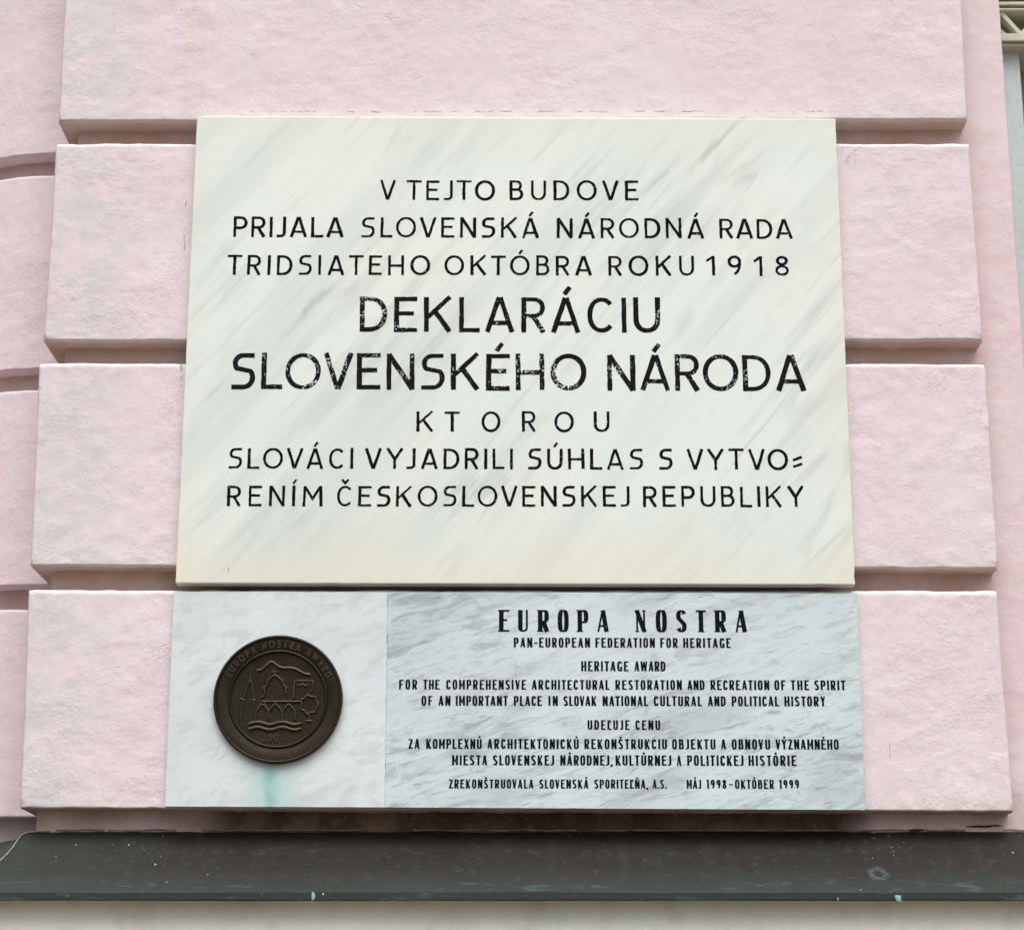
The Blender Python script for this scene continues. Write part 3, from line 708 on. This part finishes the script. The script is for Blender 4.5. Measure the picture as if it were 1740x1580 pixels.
    if ch in 'ÁÉÍÓÚÝ' and ch != b:
        a(([(w/2-.04, 1.08), (w/2+.02, 1.17), (w/2+.11, 1.29)] if not B_ else [(w/2-.01, 1.08), (w/2+.05, 1.28)], 't' if not B_ else 'k'))
    elif ch in 'ČŠŇ': a(([(w/2-.15, 1.30), (w/2, 1.12), (w/2+.15, 1.30)] if not B_ else [(w/2-.1, 1.22), (w/2, 1.10), (w/2+.1, 1.22)], 't'))
    elif ch == 'Ľ': a(([(w*.75, 1.0), (w*.68, .74)], 't'))
    return w, S_

def ribbon(pts, wf):
    n = len(pts); closed = n > 2 and math.dist(pts[0], pts[-1]) < 1e-6
    out = []
    for i in range(n):
        p = pts[i]; a = pts[i-1] if i > 0 else (pts[n-2] if closed else None); c = pts[i+1] if i < n-1 else (pts[1] if closed else None)
        def dr(u, v):
            l = math.dist(u, v) or 1e-9; return ((v[0]-u[0])/l, (v[1]-u[1])/l)
        d1 = dr(a, p) if a else dr(p, c); d2 = dr(p, c) if c else d1
        if a and math.dist(a, p) < 1e-9: d1 = d2
        if c and math.dist(p, c) < 1e-9: d2 = d1
        tx, ty = d1[0]+d2[0], d1[1]+d2[1]; l = math.hypot(tx, ty)
        if l < 1e-6: tx, ty, l = d2[0], d2[1], 1
        tx, ty = tx/l, ty/l; nx, ny_ = -ty, tx
        cs = max(.5, abs(nx*-d2[1] + ny_*d2[0]))
        h = wf(i, tx, ty)/2/cs
        out.append(((p[0]+nx*h, p[1]+ny_*h), (p[0]-nx*h, p[1]-ny_*h)))
    return out

def letter_mesh(ch, font, tk, tn, serif=False, rough=0.0, seed=0, hscale=1.0):
    w, st = glyph(ch, font, tk, tn); quads = []
    rs = random.Random(seed)
    for k, (pts, mode) in enumerate(st):
        if rough and len(pts) == 2:      # cut strokes wander a little
            (x0, y0), (x1, y1) = pts; n = 6
            pts = [(x0+(x1-x0)*i/n + (rs.uniform(-1, 1)*rough*.25 if 0 < i < n else 0), y0+(y1-y0)*i/n + (rs.uniform(-1, 1)*rough*.25 if 0 < i < n else 0)) for i in range(n+1)]
        jj = rs.uniform(-.5, .5)*rough
        npt = len(pts)
        jit_ = [rs.uniform(-1, 1)*rough*.55 for _ in range(npt)]
        if npt > 2 and math.dist(pts[0], pts[-1]) < 1e-6: jit_[-1] = jit_[0]
        def wf(i, tx, ty, mode=mode, jj=jj, jit_=jit_, npt=npt, pts=pts):
            if mode == 't': b = tn
            elif mode == 'k': b = tk
            elif mode == 'u': b = tn + (tk-tn)*abs(ty)**1.5*(1 if pts[i][0] < w*.5 else .05)
            else: b = tn + (tk-tn)*abs(ty)**1.5
            return b + jj + jit_[i]
        quads.append(ribbon(pts, wf))
    if serif:
        for pts, mode in st:
            if len(pts) == 2 and abs(pts[0][0]-pts[1][0]) < .09 and abs(pts[0][1]-pts[1][1]) > .6:
                for (x, y) in pts:
                    if y < .1 or y > .9:
                        ww = tk if mode == 'k' else tn; yy = tn*.32 if y < .5 else 1-tn*.32
                        quads.append(ribbon([(x-ww/2-.045, yy), (x+ww/2+.045, yy)], lambda i, a, b: tn*.64))
    return w, quads

def word(text, x0, x1, line, Y, font, tk, tn, parent, mat, sink=None, serif=False, rough=0.0):
    """line = (xl, topl, basel, xr, topr, baser) in picture px; letters spread evenly from x0 to x1"""
    xl_, tl, bl, xr_, tr_, br = line
    def bas(x): f = (x-xl_)/(xr_-xl_); return bl+(br-bl)*f
    def top(x): f = (x-xl_)/(xr_-xl_); return tl+(tr_-tl)*f
    A, B = at(x0, bas(x0), Y), at(x1, bas(x1), Y)
    H = at(x0, top(x0), Y).z - A.z; Wm = B.x - A.x
    gl = [letter_mesh(c, font, tk, tn, serif, rough, seed=hash((ord(c), i, len(text))) % 9999 + i) for i, c in enumerate(text)]
    tot = sum(g[0] for g in gl)*H; n = len(gl)
    kern = []
    for i in range(n-1):
        pr = BASE.get(text[i], text[i]) + BASE.get(text[i+1], text[i+1])
        kern.append(-.10*H if pr in ('AV', 'VA', 'AT', 'TA', 'LT', 'LV', 'YJ', 'TO', 'OT', 'TJ', 'LO', 'AY', 'KT', 'VO', 'OV', 'JT') else -.05*H if pr in ('LA', 'KA', 'RA', 'OA', 'AO', 'VY', 'VE', 'TE', 'TR', 'LU', 'EJ', 'RO', 'LD') else 0)
    sk = sum(kern)
    if font == 'B': kern = [k*.35 for k in kern]; sk = sum(kern)
    mg = .10 if font == 'B' else .12
    sx = 1.0; gap = (Wm - tot - sk)/(n-1) if n > 1 else 0
    if n > 1 and gap < mg*H: sx = (Wm - sk - mg*H*(n-1))/tot; gap = mg*H
    if n > 1 and font == 'B' and not serif and gap > .24*H: sx = (Wm - sk - .24*H*(n-1))/tot; sx = min(sx, 1.18); gap = (Wm-sk-tot*sx)/(n-1)
    if n == 1: sx = min(1.25, Wm/tot)
    x = A.x; rs = random.Random(len(text)*31+int(x0))
    for i, (g, c) in enumerate(zip(gl, text)):
        f = (x-A.x)/max(1e-6, Wm); z = A.z + (B.z-A.z)*f
        ang = R(rs.uniform(-.7, .7)) if font == 'A' else 0; dz = rs.uniform(-.012, .012)*H if font == 'A' else 0; hh = H*(1+(rs.uniform(-.012, .012) if font == 'A' else 0))
        ca, sa = math.cos(ang), math.sin(ang)
        verts = []; faces = []
        for k, q in enumerate(g[1]):
            base = len(verts)
            for l, r in q:
                for (gx, gy) in (l, r):
                    px_, pz_ = gx*H*sx, gy*hh
                    verts.append(Vector((x + px_*ca - pz_*sa, Y-.0003-k*.00003, z + dz + px_*sa + pz_*ca)))
            for m in range(len(q)-1):
                a = base+m*2; faces.append((a, a+1, a+3, a+2))
        if sink is not None: sink.append((H, c, verts, faces))
        else: mesh_obj('letter', verts, faces, mat, parent)
        x += g[0]*H*sx + gap + (kern[i] if i < n-1 else 0)

L1 = (645, 306.5, 340, 1085, 307, 341); L2 = (395, 368.5, 403, 1347, 372.5, 406); L3 = (385, 433.5, 467, 1341, 435.5, 469)
L4 = (611, 504, 563.5, 1122, 504, 566); L5 = (392, 600, 661.5, 1370, 603, 664.5); L6 = (707, 698.8, 733, 1036, 699, 734)
L7 = (388, 761, 796, 1363, 763, 798.5); L8 = (385, 825, 860, 1367, 826.5, 861.5)
def wa(t, a, b, L, big=False):
    if big: word(t, a, b, L, UY, 'A', .134, .120, up, M_letbig, rough=.018)
    else: word(t, a, b, L, UY, 'A', .138, .116, up, M_let, rough=.026)
for t, a, b in (('V', 645, 672), ('TEJTO', 690.5, 841), ('BUDOVE', 866, 1085)): wa(t, a, b, L1)
for t, a, b in (('PRIJALA', 396, 584), ('SLOVENSKÁ', 613.5, 916), ('NÁRODNÁ', 946, 1197), ('RADA', 1223, 1347.5)): wa(t, a, b, L2)
for t, a, b in (('TRIDSIATEHO', 385.5, 731), ('OKTÓBRA', 755, 1006), ('ROKU', 1034, 1180), ('1918', 1201, 1341)): wa(t, a, b, L3)
wa('DEKLARÁCIU', 611, 1122.5, L4, True)
wa('SLOVENSKÉHO', 392, 997, L5, True); wa('NÁRODA', 1032, 1370.5, L5, True)
for t, a, b in (('K', 707.5, 737), ('T', 755.5, 781.5), ('O', 818, 850), ('R', 887, 911), ('O', 942, 975), ('U', 1009, 1036)): wa(t, a, b, L6)
for t, a, b in (('SLOVÁCI', 388, 600), ('VYJADRILI', 620, 871.5), ('SÚHLAS', 897, 1093), ('S', 1120, 1143), ('VYTVO', 1167, 1339.5), ('=', 1348, 1363.5)): wa(t, a, b, L7)
for t, a, b in (('RENÍM', 385.5, 548), ('ČESKOSLOVENSKEJ', 572, 1070), ('REPUBLIKY', 1093, 1367.5)): wa(t, a, b, L8)

fine = []
LYF = LY-.0004
E1 = (848, 1036, 1073, 1270, 1036.7, 1074)
for t, a, b in (('EUROPA', 848, 1034.6), ('NOSTRA', 1079, 1269.6)): word(t, a, b, E1, LYF, 'B', .205, .085, lo, M_letfine, serif=True)
def wb(L, *ws):
    for t, a, b in ws: word(t, a, b, L, LYF, 'B', .205, .145, lo, M_letfine, sink=fine)
wb((873, 1083, 1099.7, 1242, 1084, 1100.6), ('PAN-EUROPEAN', 873, 1002.8), ('FEDERATION', 1011.7, 1113), ('FOR', 1122, 1152), ('HERITAGE', 1161, 1242))
wb((987, 1123, 1140, 1131, 1123.2, 1140.5), ('HERITAGE', 987.6, 1068), ('AWARD', 1078, 1131))
wb((678, 1154.5, 1171, 1437, 1155.5, 1172.5), ('FOR', 678, 709), ('THE', 719, 747), ('COMPREHENSIVE', 758, 894), ('ARCHITECTURAL', 903.6, 1036), ('RESTORATION', 1045.6, 1159), ('AND', 1168, 1197.5), ('RECREATION', 1207.4, 1307.5), ('OF', 1316, 1335), ('THE', 1344, 1375), ('SPIRIT', 1384, 1437))
wb((716, 1181.8, 1198.7, 1403, 1182.8, 1199.9), ('OF', 716, 735), ('AN', 745, 765.5), ('IMPORTANT', 774.4, 863), ('PLACE', 873, 921), ('IN', 932, 948), ('SLOVAK', 957.4, 1014), ('NATIONAL', 1024, 1101.4), ('CULTURAL', 1111, 1193), ('AND', 1203, 1233.4), ('POLITICAL', 1243.5, 1324), ('HISTORY', 1333, 1403))
wb((998, 1223, 1239.5, 1122, 1223.4, 1240), ('UDEĽUJE', 998.4, 1070), ('CENU', 1079.7, 1122))
wb((694, 1254.8, 1271.7, 1426, 1255.8, 1273.2), ('ZA', 694, 713), ('KOMPLEXNÚ', 724, 818.6), ('ARCHITEKTONICKÚ', 828, 983.5), ('REKONŠTRUKCIU', 993, 1133.6), ('OBJEKTU', 1142, 1216), ('A', 1225, 1234), ('OBNOVU', 1243.5, 1309), ('VÝZNAMNÉHO', 1318, 1425.6))
wb((768, 1282.5, 1299.7, 1353.5, 1283, 1301), ('MIESTA', 768, 828), ('SLOVENSKEJ', 837.4, 941.7), ('NÁRODNEJ,', 952, 1041.5), ('KULTÚRNEJ', 1046, 1141), ('A', 1150, 1158), ('POLITICKEJ', 1167.7, 1263.8), ('HISTÓRIE', 1272, 1353.5))
wb((762, 1323.6, 1339, 1358, 1324.4, 1339.8), ('ZREKONŠTRUOVALA', 762.6, 906.7), ('SLOVENSKÁ', 916.4, 1000), ('SPORITEĽŇA,', 1009.8, 1102), ('A.S.', 1108.8, 1133), ('MÁJ', 1167, 1191.7), ('1998', 1201, 1234.7), ('-', 1239, 1245), ('OKTÓBER', 1249, 1315.6), ('1999', 1324.5, 1358))
big_first = sorted(range(len(fine)), key=lambda i: -fine[i][0])
keep = set(big_first[:288-12+0])
rv, rf = [], []
for i, (H, c, vs, fs) in enumerate(fine):
    if i in keep: mesh_obj('letter', vs, fs, M_letfine, lo)
    else:
        o0 = len(rv); rv += vs; rf += [tuple(k+o0 for k in f) for f in fs]
rest = mesh_obj('small_lettering', rv, rf, M_letfine, lo); rest['kind'] = 'stuff'

# ------------------------------------------------------------ bronze medallion
MC = at(472, 1187, LY); MT = .011
mr = (at(582, 1187, LY-.01).x - at(362, 1187, LY-.01).x)/2
MC = (at(582, 1187, LY-.01) + at(362, 1187, LY-.01))/2
med = thing('medallion', (MC.x, LY, MC.z), 'round dark bronze medallion with raised arches and waves, fixed to the pale marble', 'medallion')
def disc(name, prof, mat, parent, seg=128):
    verts = []; faces = []; n = len(prof)
    for k in range(seg):
        a = 2*math.pi*k/seg
        for r, h in prof: verts.append(Vector((MC.x+math.cos(a)*r*mr, LY-h, MC.z+math.sin(a)*r*mr)))
    for k in range(seg):
        k2 = (k+1) % seg
        for i in range(n-1): faces.append((k*n+i, k*n+i+1, k2*n+i+1, k2*n+i))
    return mesh_obj(name, verts, faces, mat, parent, True)
FL = .0085
disc('disc', [(.0001, FL-.0015), (.71, FL-.0015), (.735, FL-.0012), (.75, FL), (.94, FL), (.952, FL)], M_bronze, med)
disc('outer_rim', [(.945, FL-.001), (.948, FL+.0016), (.958, FL+.0036), (.980, FL+.0040), (.995, FL+.0022), (1.0, FL-.001), (1.0, .001), (.99, .0), (.9, .0)], M_bronze, med)
disc('inner_ring', [(.718, FL-.003), (.722, FL+.0006), (.734, FL+.0032), (.754, FL+.0034), (.768, FL+.0010), (.774, FL-.001)], M_bronze, med)
def zc_(X, Yz):                            # medallion drawing units -> local metres
    return ((X-777)/642*mr + MC.x, (789-Yz)/642*mr + MC.z)
def relief(name, strokes, w=.0030, h=.0021, floor=FL-.0015):
    w *= 1.55; h *= 1.9
    vs = []; fs = []
    for st in strokes:
        pts = [zc_(*p) for p in st]
        closed = math.dist(pts[0], pts[-1]) < 1e-9
        # smooth the line
        for _ in range(0 if name == 'portal' else 1 if len(pts) < 5 else 2):
            q = [pts[0]]
            for i in range(len(pts)-1):
                a, b = pts[i], pts[i+1]
                q += [(a[0]*.75+b[0]*.25, a[1]*.75+b[1]*.25), (a[0]*.25+b[0]*.75, a[1]*.25+b[1]*.75)]
            q.append(pts[-1]); pts = q
        rb_ = ribbon(pts, lambda i, a, b: 1.0); base = len(vs)
        for (l, r), p in zip(rb_, pts):
            nx, nz = l[0]-p[0], l[1]-p[1]; m_ = math.hypot(nx, nz); nx, nz = nx/m_, nz/m_
            for (o_, hh) in ((-w*.62, 0), (-w*.42, h*.75), (0, h), (w*.42, h*.75), (w*.62, 0)):
                vs.append(Vector((p[0]+nx*o_, LY-floor-hh, p[1]+nz*o_)))
        for i in range(len(pts)-1):
            for k in range(4):
                a = base+i*5+k; fs.append((a, a+1, a+6, a+5))
    return mesh_obj(name, vs, fs, M_worn, med, True)
relief('roof_line', [[(560, 505), (605, 500), (650, 455), (700, 408), (745, 445), (805, 482), (880, 475), (960, 492), (1030, 540), (1095, 545)]], .0036)
relief('compass', [[(408, 1000), (425, 850), (455, 720), (485, 605), (505, 605), (522, 710), (545, 850)], [(400, 790), (450, 800)], [(520, 800), (560, 800)], [(497, 600), (500, 530)]], .0024, .0017)
relief('archway', [[(610, 775), (640, 760), (645, 700), (618, 680), (665, 662), (672, 605), (705, 575), (740, 545), (775, 575), (818, 605), (828, 660), (870, 680), (845, 705), (860, 735)], [(740, 545), (740, 515)], [(715, 520), (765, 520)]], .0026)
relief('portal', [[(920, 780), (938, 780), (938, 605), (1120, 605), (1120, 700), (1095, 715)], [(960, 640), (975, 660), (1000, 650), (1020, 635), (1040, 660), (1065, 655), (1090, 640)]], .0022, .0015)
relief('bridge_arches', [[(620, 815), (1000, 815)], [(560, 995), (560, 925), (590, 880), (622, 835), (655, 870), (690, 915), (690, 995)], [(690, 915), (720, 870), (755, 832), (790, 870), (825, 915), (825, 995)], [(825, 915), (855, 870), (885, 835), (920, 870), (952, 915), (952, 995)], [(640, 820), (690, 905)], [(700, 900), (760, 820)]], .0026)
tr = [(1090+82*math.cos(a)*(1+.10*math.cos(7*a)), 845+88*math.sin(a)*(1+.10*math.cos(7*a))) for a in [i*2*math.pi/42 for i in range(43)]]
relief('tree_outline', [tr, [(1090, 930), (1090, 1005)], [(1060, 1008), (1120, 1008)]], .0028)
def wave(y): return [(500+i*12.9, y+13*math.sin(i/40*math.pi*4.2+2.6)) for i in range(41)]
relief('waves', [wave(1032), wave(1084)], .0040, .0024)
def raised_letter(ch, ox, oz, ang, H, hgt=.0024, floor=FL):
    w, quads = letter_mesh(ch, 'A', .21, .19)
    ca, sa = math.cos(ang), math.sin(ang); vs = []; fs = []
    for q in quads:
        base = len(vs)
        for l, r in q:
            for (gx, gy), hh in ((l, 0), (l, hgt), (r, hgt), (r, 0)):
                u, v = (gx-w/2)*H*.80, gy*H
                vs.append(Vector((ox+u*ca-v*sa, LY-floor-hh+.0002, oz+u*sa+v*ca)))
        for i in range(len(q)-1):
            for k in range(3):
                a = base+i*4+k; fs.append((a, a+1, a+5, a+4))
    mesh_obj('raised_letter', vs, fs, M_worn, med)
txt = 'EUROPA NOSTRA AWARD'; a0, a1 = R(157), R(22.5)
pos = 0; adv = []
for c in txt:
    wdt = .55 if c == ' ' else WA[c]*.82 + .26; adv.append((pos + wdt/2, c)); pos += wdt
for p, c in adv:
    if c == ' ': continue
    a = a0 + (a1-a0)*p/pos; rr_ = .800*mr
    raised_letter(c, MC.x+math.cos(a)*rr_, MC.z+math.sin(a)*rr_, a-math.pi/2, .118*mr)
for i, c in enumerate('2001'):
    x, z = zc_(655+i*58, 1212); raised_letter(c, x, z, 0, .125*mr, .0024, FL-.0015)
